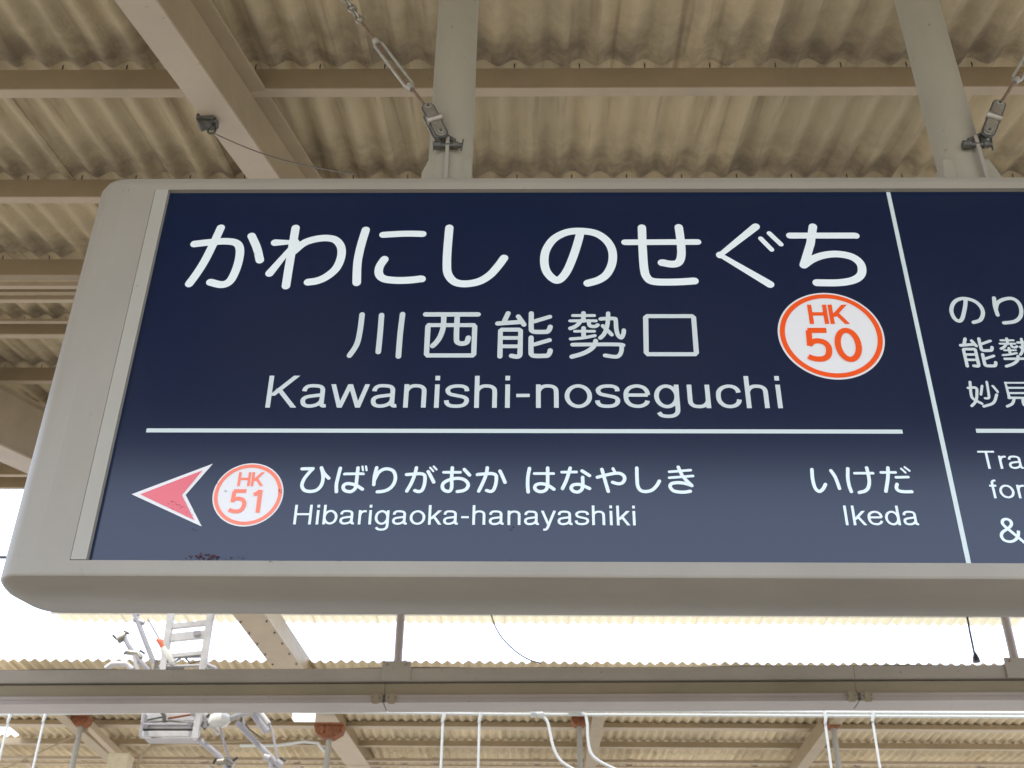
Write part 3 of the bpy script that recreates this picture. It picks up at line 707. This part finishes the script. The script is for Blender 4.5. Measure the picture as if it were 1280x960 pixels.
# ------------------------------------------------------------------ turnbuckle stays
def turnbuckle(P, label, tab):
    """P: pixel points pin, link end, rod start, body start, body end, eye, chain end; all in the plane of the hanger"""
    Y = 2.035
    t = thing('turnbuckle_stay', label, 'turnbuckle', 'stays bracing the station sign', at(tab[0][0], tab[0][1], Y))
    O = t.location.copy()
    q = [at(x, y, Y)-O for x, y in P]
    pin, l1, r0, b0_, b1_, eye, ch = q
    ydir = Vector((0, 1, 0))
    # lug plate welded to the sign top, seen on edge
    tb = at(tab[0][0], tab[0][1], Y)-O; tt = at(tab[1][0], tab[1][1], Y)-O
    MB().box((tb.x-.0045, -.006, tb.z-.02), (tb.x+.0045, .006, tt.z+.004)).build('lug', M_CASE, t, bevel=.001)
    # shackle pin through the lug
    pz = pin.z
    MB().tube([(tb.x-.028, 0, pz), (tb.x+.034, 0, pz)], .0065, 12).build('pin', M_DARK, t, smooth=True)
    MB().tube([(tb.x-.034, 0, pz), (tb.x-.016, 0, pz)], .0105, 8).build('nut', M_DARK, t)
    MB().tube([(tb.x+.014, 0, pz), (tb.x+.026, 0, pz)], .0095, 8).tube([(tb.x+.033, 0, pz-.016), (tb.x+.037, 0, pz+.02)], .002, 6).build('nut', M_DARK, t)
    # bow of the shackle
    k = MB(); pts = []
    d = (l1-pin).normalized(); sd_ = Vector((1, 0, 0))
    top = pin + d*.045
    for s_ in (-1, 1):
        k.tube([Vector((tb.x+s_*.015, 0, pz)), Vector((tb.x+s_*.016, 0, pz+.016)), top+Vector((s_*.004, 0, 0))], .0055, 8)
    k.build('shackle', M_DARK, t, smooth=True)
    # twin link plates with a boss between and two bolts
    a = pin + d*.028; b = l1
    n_ = d.cross(ydir).normalized()
    def stadium(c0, c1, r, y0, y1):
        poly = []
        for i in range(9): an = math.pi*i/8; poly.append(c1 + n_*r*math.cos(an) + d*r*math.sin(an))
        for i in range(9): an = math.pi*i/8; poly.append(c0 - n_*r*math.cos(an) - d*r*math.sin(an))
        return MB().prism([(v.x, v.z) for v in poly], y0, y1)
    stadium(a, b, .0165, -.018, -.012).build('link_rim', M_DARK, t, bevel=.001)
    stadium(a, b, .0128, -.021, -.0185).build('link_plate', M_GALV, t, bevel=.001)
    stadium(a, b, .0155, .014, .019).build('link_plate', M_GALV, t, bevel=.001)
    mid = (a+b)/2
    MB().tube([mid-ydir*.026, mid+ydir*.02], .010, 14).tube([mid-n_*.018-ydir*.02, mid+n_*.018-ydir*.02], .0105, 12).build('boss', M_GALV, t, smooth=True)
    for c in (a, b):
        MB().tube([c-ydir*.025, c+ydir*.022], .0078, 6).build('bolt', M_ZINC, t)
        MB().tube([c-ydir*.0275, c-ydir*.0248], .0042, 8).build('bolt_core', M_DARK, t)
    # threaded rod, frame, second rod
    k = MB(); N = 26
    pts = [r0.lerp(b0_+(b1_-b0_)*.22, i/N) for i in range(N+1)]
    k.tube(pts, [.0046 if i % 2 else .0038 for i in range(N+1)], 8)
    k.build('threaded_rod', M_RROD, t, smooth=True)
    e = (b1_-b0_).normalized(); m_ = e.cross(ydir).normalized()
    k = MB()
    for s_ in (-1, 1):
        k.tube([b0_+m_*s_*.004, b0_+e*.014+m_*s_*.0105, b1_-e*.014+m_*s_*.0105, b1_+m_*s_*.004], .0038, 8)
    k.tube([b0_-e*.006, b0_+e*.012], .0085, 10).tube([b1_-e*.012, b1_+e*.006], .0085, 10)
    k.build('turnbuckle_frame', M_ZINC, t, smooth=True)
    pts = [(b1_+(b0_-b1_)*.25).lerp(eye, i/N) for i in range(N+1)]
    MB().tube(pts, [.0046 if i % 2 else .0038 for i in range(N+1)], 8).build('threaded_rod', M_RROD, t, smooth=True)
    g = (ch-eye).normalized(); g2 = g.cross(ydir).normalized()
    def link(c, r1, r2, ax):
        pts = [c + g*r1*math.cos(2*math.pi*i/16) + ax*r2*math.sin(2*math.pi*i/16) for i in range(17)]
        MB().tube(pts, .0032, 7, cap=False).build('chain_link', M_GALV, t, smooth=True)
    c = eye + g*.012
    for i in range(14):
        link(c, .0165, .0095, g2 if i % 2 == 0 else ydir); c = c + g*.0245
    top_z = H0+SLOPE*Y - O.z
    tt_ = (top_z - c.z)/g.z
    MB().tube([c-g*.012, c + g*max(tt_, .1)], .0045, 8).build('stay_rod', M_GALV, t, smooth=True)
    return t
turnbuckle([(557, 182), (536, 141), (532, 133), (514, 110), (470, 52), (452, 28), (424, -12)],
           'galvanised turnbuckle stay sloping up left from the sign beside the left pipe', [(557.5, 217), (556, 174)])
turnbuckle([(1229, 181), (1246, 137), (1251, 129), (1269, 102), (1298, 50), (1310, 26), (1328, -12)],
           'galvanised turnbuckle stay sloping up right at the right edge of the photo', [(1231.5, 217), (1229, 172)])

# ------------------------------------------------------------------ clamp and thin wire on the rafter
cp = on_roof(262, 153, .118+.2+.012)
cl = thing('beam_clamp', 'black screw clamp gripping the lower flange of the left rafter', 'clamp', loc=cp)
k = MB(); k.prism([(-.045,-.01),(-.037,.048),(-.025,.02),(.012,.024),(.03,.018),(.034,-.016),(.012,-.028),(-.014,-.024),(-.03,-.034)], -.03, .02); k.build('jaw', M_DARK, cl, bevel=.004)
MB().tube([(-.04,-.034,.0),(.026,-.034,-.008)], .010, 8).tube([(.0,-.04,.012),(.0,-.02,.012)], .013, 8).build('screw', M_DARK, cl, smooth=True)
ring_c = Vector((.022, -.02, -.062))
k = MB(); k.tube([ring_c + Vector((.014*math.cos(i*math.pi/8), .003*math.sin(i*math.pi/8), .02*math.sin(i*math.pi/8))) for i in range(17)], .0045, 8, cap=False)
k.tube([(.024,-.01,-.02),(.026,-.016,-.044)], .007, 8)
k.build('hook', M_DARK, cl, smooth=True)
w0 = cp + ring_c + Vector((.008, 0, -.014)); w1 = at(446, 218, 2.6)
pts = [w0.lerp(w1, i/14) - Vector((0, 0, .03*math.sin(math.pi*i/14))) for i in range(15)]
tag(MB().tube(pts, .0022, 6).build('guy_wire', M_WIRE, smooth=True), 'thin brown wire running from the black clamp down behind the sign', 'wire')

# ------------------------------------------------------------------ long cable trough between the canopies
def YT(x): return 8.6 - .031*x
tr = thing('cable_trough', 'long beige cable trough hanging level below the sign across the photo', 'cable trough', loc=(0, 8.6, 4.2))
def trough_piece(xa, xb):
    def sec(y0, y1, z0, z1, nm, mt, g=.0):
        P = Vector((xa+g, YT(xa)-8.6+(y0+y1)/2, (z0+z1)/2)); Q = Vector((xb-g, YT(xb)-8.6+(y0+y1)/2, (z0+z1)/2))
        return MB().obox(P, Q, y1-y0, z1-z0).build(nm, mt, tr, bevel=.003)
    b = EYE-4.2
    sec(0, .16, 2.862+b, 2.965+b, 'upper_channel', M_DUCT, .001)
    sec(.02, .20, 2.752+b, 2.852+b, 'trough_side', M_DUCT2, .001)
    sec(-.03, .21, 2.690+b, 2.750+b, 'lower_cover', M_DUCT3, .003)
    sec(-.012, -.008+.0, 2.715+b, 2.722+b, 'cover_rib', M_DUCT, .003) if False else None
JX = [-12.0, at(-110, 860, 8.7).x, at(480, 870, 8.6).x, at(1073, 865, 8.5).x, at(1665, 860, 8.4).x, 12]
for xa, xb in zip(JX[:-1], JX[1:]): trough_piece(xa, xb)
for jx in JX[1:-1]:
    yj = YT(jx)-8.6
    MB().box((jx-.012, yj-.0335, 2.692+EYE-4.2), (jx+.012, yj-.031, 2.749+EYE-4.2)).build('joint_seal', M_DARK, tr)
    for dxx in (-.06, .06):
        y = YT(jx)-8.6
        MB().box((jx+dxx-.022, y-.045, 2.690+EYE-4.2-.01), (jx+dxx+.022, y-.031, 2.752+EYE-4.2)).build('joint_clip', M_DUCT2, tr)
        k = MB()
        for zz in (.008, .042): 
            for sx_ in (-.028, .028): k.tube([(jx+dxx+sx_, y-.05, 2.69+EYE-4.2+zz), (jx+dxx+sx_, y-.03, 2.69+EYE-4.2+zz)], .007, 6)
        k.build('bolts', M_DUCT2, tr)
for xa, xb in zip(JX[:-1], JX[1:]):
    for zz, th_ in ((2.7215, .005), (2.868, .004)):
        o0 = -.032 if zz < 2.8 else -.002
        MB().obox((xa+.01, YT(xa)-8.6+o0, zz+EYE-4.2), (xb-.01, YT(xb)-8.6+o0, zz+EYE-4.2), .006, th_).build('cover_rib', M_DUCT, tr)
pts = [(x_, YT(x_)-8.6+.05+.012*math.sin(x_*2.1), 2.974+EYE-4.2+.004*math.sin(x_*5)) for x_ in [ -6+.4*i for i in range(31)]]
MB().tube(pts, .009, 6).build('tied_cable', M_WIRE, tr, smooth=True)
for hx, pz in ((at(495, 837, 8.6).x, 1), (at(1281, 833, 8.4).x, 1)):
    y = YT(hx)-8.6
    MB().tube([(hx, y+.06, 2.96+EYE-4.2), (hx, y+.06, H0+SLOPE*8.6-4.2)], .033, 14).build('hanger_pipe', M_DUCT3, tr, smooth=True)
    MB().box((hx-.11, y-.012, 2.862+EYE-4.2), (hx+.11, y-.003, 2.862+EYE-4.2+.155)).build('hanger_plate', M_DUCT, tr, bevel=.004)
    k = MB()
    for sx_ in (-.07, .07): k.tube([(hx+sx_, y-.022, 2.99+EYE-4.2), (hx+sx_, y-.010, 2.99+EYE-4.2)], .010, 6)
    k.build('bolts', M_DUCT2, tr)

# ------------------------------------------------------------------ pale extension roof high behind the sign
ext = thing('translucent_roof', 'pale overexposed roof strip just below the sign, its lower edge wavy', 'roof', loc=(0, 0, 0))
zr = 5.36+EYE
me = corr_mesh('roof_panel', 6, 1.62, 0.0, M_TRANS, tilt=.006)
x = at(78, 776, 13.9).x
xend = at(1270, 776, 13.9).x
nC = int(round((xend-x)/W6))
for r_ in range(1):
    for c in range(nC):
        o = bpy.data.objects.new('roof_panel', me); COL.objects.link(o); o.parent = ext; o.location = (x + c*(xend-x)/nC, 12.35, zr+.004*(r_ == 0))
for yy in (12.5, 13.0, 13.3, 13.5):
    MB().box((x, yy, zr-.05), (xend, yy+.045, zr-.002)).build('purlin', M_WHITE, ext)

# ------------------------------------------------------------------ opposite platform canopy
far = thing('opposite_canopy', 'low canopy of cream corrugated sheets over the opposite platform, below the trough', 'canopy', loc=(0, 0, 0))
ZF = 4.80+EYE
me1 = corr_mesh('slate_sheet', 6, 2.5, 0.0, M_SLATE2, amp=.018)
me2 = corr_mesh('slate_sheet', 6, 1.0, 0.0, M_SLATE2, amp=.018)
xs0 = -9.4
for c in range(24):
    o = bpy.data.objects.new('slate_sheet', me1); COL.objects.link(o); o.parent = far; o.location = (xs0+c*W6, 13.85, ZF+.001)
for c in range(22):
    o = bpy.data.objects.new('slate_sheet', me2); COL.objects.link(o); o.parent = far; o.location = (-7.45+c*W6, 16.27, ZF+.012)
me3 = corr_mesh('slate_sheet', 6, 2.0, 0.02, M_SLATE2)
for c in range(22):
    o = bpy.data.objects.new('slate_sheet', me3); COL.objects.link(o); o.parent = far; o.location = (xs0+c*W6, 17.2, ZF+.02)
for yy, hh in ((14.4, .06), (15.3, .06), (16.2, .055), (17.1, .075)):
    p = bpy.data.objects.new('purlin', None); COL.objects.link(p); p.parent = far
    purlin_run(p, xs0+.1, xs0+24*W6-.1, yy, ZF-.002, hh, .15 if yy < 17 else .08, M_STEEL, M_FLANGE)
# double edge beam with short struts beyond the last purlin
for yy, zz, hh in ((17.55, ZF-.14, .04), (17.78, ZF-.17, .02), (18.6, ZF-.17, .03), (18.85, ZF-.20, .05)):
    MB().box((-9.2, yy, zz-hh), (9.2, yy+.06, zz)).build('edge_beam', M_FLANGE, far)
for px in (28, 145, 255, 370, 505, 545, 671, 787, 943, 1072, 1226):
    p = at(px, 940, 17.7)
    MB().box((p.x-.04, 17.62, ZF-.16), (p.x+.04, 18.6, ZF-.11)).build('strut', M_FLANGE, far)
# rafters with rust at their heads, each over its post
def far_rafter(x, w, h, y0, y1, zt):
    MB().box((x-w/2, y0, zt-h), (x+w/2, y1, zt)).build('rafter', M_STEEL, far)
for px in (128, 740, 1012):
    x = at(px, 925, 16.6).x
    far_rafter(x, .16, .20, 14.1, 19.2, ZF-.13)
# the broad riveted girder that reaches over the track
gx = at(330, 800, 12.6)
rg = bpy.data.objects.new('riveted_girder', None); COL.objects.link(rg); rg.parent = far
GZ = EYE+4.62
ga = at_z(317, 768, GZ); gb = at_z(452, 958, GZ)
gdv = (gb-ga).normalized(); gs_ = Vector((-.045, 0, 0)); ga = ga - gdv*2.2 + gs_; gb = gb+gdv*1.5 + gs_
MB().obox(ga, gb, .35, .012).build('bottom_plate', M_FLANGE, rg)
MB().obox(ga, gb, .27, .26, oh=.14).build('web', M_STEEL, rg)
gn = gdv.cross(Vector((0, 0, 1))).normalized()
k = MB(); L_ = (gb-ga).length; i = 0
while i*.34 < L_*.55:
    for s_ in (-1, 1):
        c = ga + gdv*(i*.34) + gn*s_*.142
        k.tube([c-Vector((0, 0, .022)), c-Vector((0, 0, .004))], [.008, .014], 8)
    i += 1
k.build('rivets', M_DARK, rg, kind='stuff')
# posts with rusty heads
pg = 'posts with rusty heads on the opposite platform'
for px, py, w, hh, lab in ((102, 903, .12, .12, 'far post with a rusty head near the left edge, left of the signal gear'), (412, 916, .20, .17, 'far post under the broad riveted girder, its head bright orange rust'),
                       (724, 903, .11, .11, 'far post with a rusty head below the middle of the sign, beside the hanging cables'), (1041, 905, .12, .12, 'far post with a rusty head at the right, beside two white droppers')):
    p = at(px, py, 15.2)
    t = thing('canopy_post', lab, 'post', pg, (p.x, 15.2, 0))
    MB().tube([(0, 0, .0), (0, 0, p.z-.02)], .036, 12).build('shaft', M_TRIM, t, smooth=True)
    k = MB(); k.prism([(-w, hh/2), (w, hh/2), (w*.85, -hh*.1), (.06, -hh/2), (-.06, -hh/2), (-w*.85, -hh*.1)], -.09, .09)
    k.box((-w*.95, -.14, hh/2-.01), (w*.95, .14, hh/2+.012))
    k.box((-w*.6, -.11, -hh*.2), (-w*.3, -.088, hh*.4)); k.box((w*.35, -.11, -hh*.3), (w*.7, -.088, hh*.3))
    k.build('rusty_head', M_RUST, t, bevel=.006).location = (0, 0, p.z)
# knee braces at the left bay
MB().obox(at(110, 905, 15.3), at(152, 947, 16.2), .09, .09).build('brace', M_FLANGE, far)
MB().tube([at(110, 912, 15.3), at(40, 945, 15.3), at(2, 962, 15.3)], .012, 6).build('tie_rod', M_STEEL, far)
tag(MB().prism([(-.14, 0), (.14, 0), (.10, -.5), (-.10, -.5)], -.12, .12).build('junction_box', M_BOX, bevel=.01), 'tapered cream box under the brace of the opposite canopy at lower left', 'box').location = at(152, 944, 15.6)
# lamp shade / conduit arch
pts = [at(x, y, 15.6) for x, y in ((168, 965), (176, 945), (190, 932), (215, 929), (270, 927), (340, 925))]
tag(MB().tube(pts, .022, 8).build('bent_conduit', M_STEEL, smooth=True), 'bent beige conduit arching below the signal gear', 'pipe')
pts = [at(x, y, 15.6) for x, y in ((300, 932), (345, 932), (380, 927), (398, 929), (406, 940))]
tag(MB().tube(pts, .02, 8).build('conduit_pipe', M_CABLE, smooth=True), 'thin pale conduit leading to the post with the orange rusty head', 'pipe')
lamp = at(380, 894, 14.6)
tag(MB().box((-.13, -.08, -.06), (.13, .08, .06)).build('platform_lamp', mat('lamp_diffuser', (.9, .9, .9), .4, emit=2.2)), 'small glowing white lamp box beside the broad riveted girder', 'lamp').location = lamp

# farther roof, rising away beyond the opposite platform
back = thing('distant_canopy', 'farthest canopy seen in a narrow strip along the bottom of the photo', 'canopy')
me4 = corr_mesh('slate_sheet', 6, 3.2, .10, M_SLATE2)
for c in range(27):
    o = bpy.data.objects.new('slate_sheet', me4); COL.objects.link(o); o.parent = back; o.location = (-10.5+c*W6, 21.6, EYE+5.62)
for yy, z in ((22.6, EYE+5.70), (24.5, EYE+5.89)):
    MB().box((-10.4, yy, z-.18), (10.4, yy+.08, z)).build('purlin', M_STEEL, back)
for px in (95, 300, 520, 760, 980, 1190):
    x_ = at(px, 950, 22).x; MB().box((x_-.08, 21.6, EYE+5.2), (x_+.08, 24.8, EYE+5.52)).build('rafter', M_STEEL, back)

# ------------------------------------------------------------------ overhead wires, droppers, cables
def run(pts, r, mt, label, cat, group=None, name='overhead_cable'):
    return tag(MB().tube(pts, r, 7).build(name, mt, smooth=True), label, cat, group)
YW = 12.0
run([at(-80, 894, YW), at(160, 890.6, YW), at(350, 889.3, YW), at(620, 892.6, YW), at(1080, 895, YW), at(1380, 896.5, YW)], .016, M_CABLE, 'lower of two white cables running the width of the photo under the trough', 'cable')
run([at(560, 887.6, YW), at(640, 888, YW), at(860, 889, YW), at(1080, 890.6, YW), at(1380, 891.5, YW)], .016, M_CABLE, 'upper of two white cables under the trough, only in the right half', 'cable')
def dropper(px, py, lab):
    p = at(px, py, YW)
    t = thing('dropper_rod', lab, 'rod', 'white rods hanging from the white cables', (p.x, YW, p.z))
    MB().tube([(0, 0, -.10), (0, -.01, -1.9)], .0125, 8).build('rod', M_CABLE, t, smooth=True)
    MB().tube([(.0, -.02, .03), (.012, -.02, -.03), (-.004, -.01, -.10)], [.015, .019, .014], 8).build('clip', M_CABLE, t, smooth=True)
for px, py, lab in ((13, 892, 'white hanging rod nearest the left edge of the photo'), (57, 891, 'white hanging rod between the left edge and the far rusty post'),
                    (554, 891, 'white hanging rod below the middle of the sign, left of its pair'), (599.5, 891, 'white hanging rod just left of the two looping cables'),
                    (1030, 893, 'white hanging rod in front of the right rusty post'), (1089, 890, 'rightmost white hanging rod, right of the far rusty post')):
    dropper(px, py, lab)
def loopc(pts, lab):
    q = smooth3([at(x, y, YW) for x, y in pts])
    return run(q, .015, M_CABLE, lab, 'cable', 'cables looping down from the white cables', 'looping_cable')
def smooth3(pts, sub=5):
    out = []
    for i in range(len(pts)-1):
        p0 = pts[max(i-1, 0)]; p1 = pts[i]; p2 = pts[i+1]; p3 = pts[min(i+2, len(pts)-1)]
        for k in range(sub):
            t = k/sub; out.append(.5*((2*p1)+(-p0+p2)*t+(2*p0-5*p1+4*p2-p3)*t*t+(-p0+3*p1-3*p2+p3)*t**3))
    out.append(pts[-1]); return out
loopc([(668, 892), (676, 894), (684, 902), (688, 918), (692, 935), (700, 950), (714, 960), (730, 968)], 'left of two white cables looping down below the sign')
loopc([(724, 890), (731, 893), (734, 905), (735, 925), (739, 942), (750, 952), (766, 960), (785, 968)], 'right of two white cables looping down in front of the far post')
for pair, lab in ((((667, 892), (675, 892.5)), 'white clips on the lower cable where the left looping cable starts'), (((714, 887), (723, 887)), 'white clips on the upper cable where the right looping cable starts')):
    k = MB()
    a, b = at(*pair[0], YW-.02), at(*pair[1], YW-.02)
    k.tube([a-Vector((.03, 0, 0)), a+Vector((.01, 0, .0)), (a+b)/2, b-Vector((.01, 0, 0)), b+Vector((.03, 0, 0))], [.044, .04, .02, .04, .044], 8)
    tag(k.build('cable_clip', M_CABLE, smooth=True), lab, 'clip')
run(smooth3([at(x, y, 9.4) for x, y in ((612, 755), (616, 775), (626, 795), (642, 812), (660, 824), (676, 829))]), .006, M_WIRE, 'thin grey wire curving down behind the sign onto the trough', 'wire', name='hanging_wire')
run([at(1207, 760, 9.2), at(1212, 788, 9.2), at(1219, 822, 9.2)], .009, M_BLACKC, 'straight dark wire hanging below the sign at the right', 'wire', name='hanging_wire')
p = at(1220, 823, 9.2)
tag(MB().tube([(0, 0, -.03), (0, 0, .0), (0, 0, .05)], [.032, .028, .01], 8).build('wire_anchor', M_BLACKC, smooth=True), 'dark cone anchor at the foot of the straight dark wire', 'anchor').location = p
run([at(-60, 696, 14), at(60, 697, 14)], .022, M_BLACKC, 'dark cable tip crossing the bright sky at the far left', 'cable')

# ------------------------------------------------------------------ overhead line gear at the lower left
YG = 11.3
gear = thing('overhead_line_gear', 'pale steel bracket gear of the overhead line at the lower left', 'line gear', loc=(0, 0, 0))
def gt(pts, r, nm, mt, dy=None, n=10):
    r = [q*.8 for q in r] if isinstance(r, list) else r*.8
    dy = dy or [0]*len(pts)
    return MB().tube([at(x, y, YG+d) for (x, y), d in zip(pts, dy)], r, n).build(nm, mt, gear, smooth=True)
# upright ladder frame
for px0, px1 in ((214, 204), (264, 253)):
    gt([(px0+3, 745), (px1, 838)], .055, 'upright', M_WHITE, n=4)
for y_, w_ in ((781, .05), (795, .08), (818, .04)):
    MB().obox(at(207, y_+3, YG), at(258, y_-2, YG), .05, w_).build('rung', M_WHITE, gear)
MB().obox(at(242, 792, YG-.05), at(250, 791, YG-.05), .03, .045).build('name_plate', M_LGREY, gear)
# long grey tube and insulator rod
gt([(163, 752), (181, 800), (196, 838)], .033, 'tube', M_LGREY)
gt([(185, 774), (201, 802)], .012, 'rod', M_LGREY)
gt([(197, 799), (202, 803), (206, 812)], [.028, .045, .04], 'insulator_cap', M_ORANGE)
gt([(205, 810), (210, 820), (217, 829)], [.05, .058, .04], 'insulator', M_PORC)
gt([(172, 768), (168, 776)], .03, 'coupling', M_LGREY); gt([(168, 775), (180, 779)], .03, 'coupling', M_LGREY)
# short bent arm
gt([(154, 793), (160, 806), (168, 818), (186, 838)], .03, 'tube', M_LGREY)
gt([(147, 801), (154, 797), (157, 791)], [.045, .05, .02], 'coupling', M_GALV)
gt([(158, 815), (172, 817), (176, 823)], .035, 'coupling', M_GALV)
gt([(168, 820), (172, 838)], .028, 'tube', M_WHITE); gt([(132, 836), (140, 830), (158, 830), (166, 837)], .035, 'tube', M_WHITE)
gt([(195, 826), (193, 842)], .045, 'coupling', M_GALV)
# top of the working frame
for a_, b_2, r_ in (((196, 834), (252, 832), .02), ((218, 822), (252, 821), .014), ((214, 829), (226, 823), .014), ((254, 829), (270, 836), .03)):
    gt([a_, b_2], r_, 'rail', M_LGREY)
gt([(256, 822), (256, 836)], .05, 'upright', M_WHITE, n=4)
# box frame below the trough
def gbox(x0, y0, x1, y1, nm, mt, d0=0, t=.08, h=None):
    a = at(x0, (y0+y1)/2, YG+d0); b = at(x1, (y0+y1)/2, YG+d0); hh = (at(x0, y0, YG)-at(x0, y1, YG)).z
    return MB().obox(a, b, t, hh).build(nm, mt, gear, bevel=.004)
gbox(177, 905, 243, 908, 'frame_rail', M_LGREY, .0)
gbox(178, 893, 204, 903, 'frame_plate', M_WHITE, .12)
gbox(208, 893, 246, 902, 'frame_plate', M_WHITE, .10)
gbox(178, 912, 244, 915, 'frame_rail', M_DARK, .02, .03)
gbox(177, 909, 244, 912, 'frame_plate', M_WHITE, .03)
gbox(177, 915, 246, 922, 'frame_plate', M_WHITE, .0)
gbox(183, 921, 247, 926, 'frame_plate', M_LGREY, .15, .2)
gbox(243, 888, 251, 924, 'frame_post', M_WHITE, -.03)
gbox(177, 893, 181, 922, 'frame_post', M_LGREY, .0)
gbox(252, 893, 260, 900, 'frame_plate', M_WHITE, .06); gbox(252, 903, 262, 908, 'frame_plate', M_LGREY, .06)
for x_, y_ in ((182, 908), (237, 905), (241, 893), (256, 907)): gt([(x_, y_), (x_+.5, y_)], .028, 'bolt', M_LGREY, [-.09, -.03])
gt([(184, 900), (204, 896)], .012, 'rod', M_DARK); gt([(210, 898), (240, 893)], .014, 'rod', M_RUST)
gt([(202, 890), (206, 896), (204, 905)], .022, 'coupling', M_DARK)
# porcelain bell and arms
gt([(262, 906), (266, 902), (274, 900), (282, 899), (288, 898)], [.035, .085, .10, .085, .04], 'insulator', M_PORC, n=16)
gt([(286, 899), (300, 894), (318, 890), (326, 892), (336, 905)], .034, 'tube', M_WHITE)
gt([(336, 904), (339, 910), (345, 936), (347, 950)], .014, 'rod', M_LGREY)
gt([(318, 893), (334, 915)], .045, 'insulator', M_LGREY)
gt([(248, 924), (266, 938), (282, 952), (286, 970)], .034, 'tube', M_LGREY)
gt([(275, 908), (281, 932), (288, 952)], .014, 'rod', M_LGREY)
gt([(296, 903), (318, 926), (338, 946), (350, 960)], .034, 'tube', M_LGREY)
gt([(305, 898), (305, 912)], .018, 'rod', M_WHITE)
gt([(272, 953), (284, 952), (292, 957)], [.04, .05, .04], 'coupling', M_GALV)
gt([(330, 946), (338, 948)], .045, 'coupling', M_WHITE); gt([(346, 952), (352, 957)], .04, 'coupling', M_LGREY)
gt([(338, 948), (342, 972)], .03, 'tube', M_LGREY)
gt([(264, 905), (270, 914), (273, 918)], .02, 'coupling', M_WHITE)

for pts_, r_, nm_, mt_ in (
    ([(178, 904), (212, 901), (246, 905)], .010, 'gear_cable', M_DARK), ([(181, 918), (190, 922), (243, 919)], .008, 'gear_cable', M_WIRE),
    ([(248, 900), (256, 912), (262, 903)], .012, 'gear_cable', M_DARK), ([(232, 823), (238, 829), (250, 826)], .012, 'gear_cable', M_WIRE),
    ([(146, 799), (141, 794)], .016, 'clamp_bolt', M_DARK), ([(155, 789), (161, 792)], .016, 'clamp_bolt', M_DARK),
    ([(160, 812), (155, 818)], .016, 'clamp_bolt', M_DARK), ([(175, 813), (181, 817)], .014, 'clamp_bolt', M_DARK),
    ([(291, 951), (297, 947)], .016, 'clamp_bolt', M_DARK), ([(270, 948), (266, 955)], .016, 'clamp_bolt', M_DARK),
    ([(351, 947), (357, 951)], .016, 'clamp_bolt', M_DARK), ([(258, 897), (262, 893)], .018, 'clamp_bolt', M_DARK),
    ([(199, 837), (230, 836)], .016, 'rail', M_DARK), ([(300, 896), (312, 912), (330, 925)], .008, 'gear_cable', M_WIRE)):
    gt(pts_, r_, nm_, mt_)
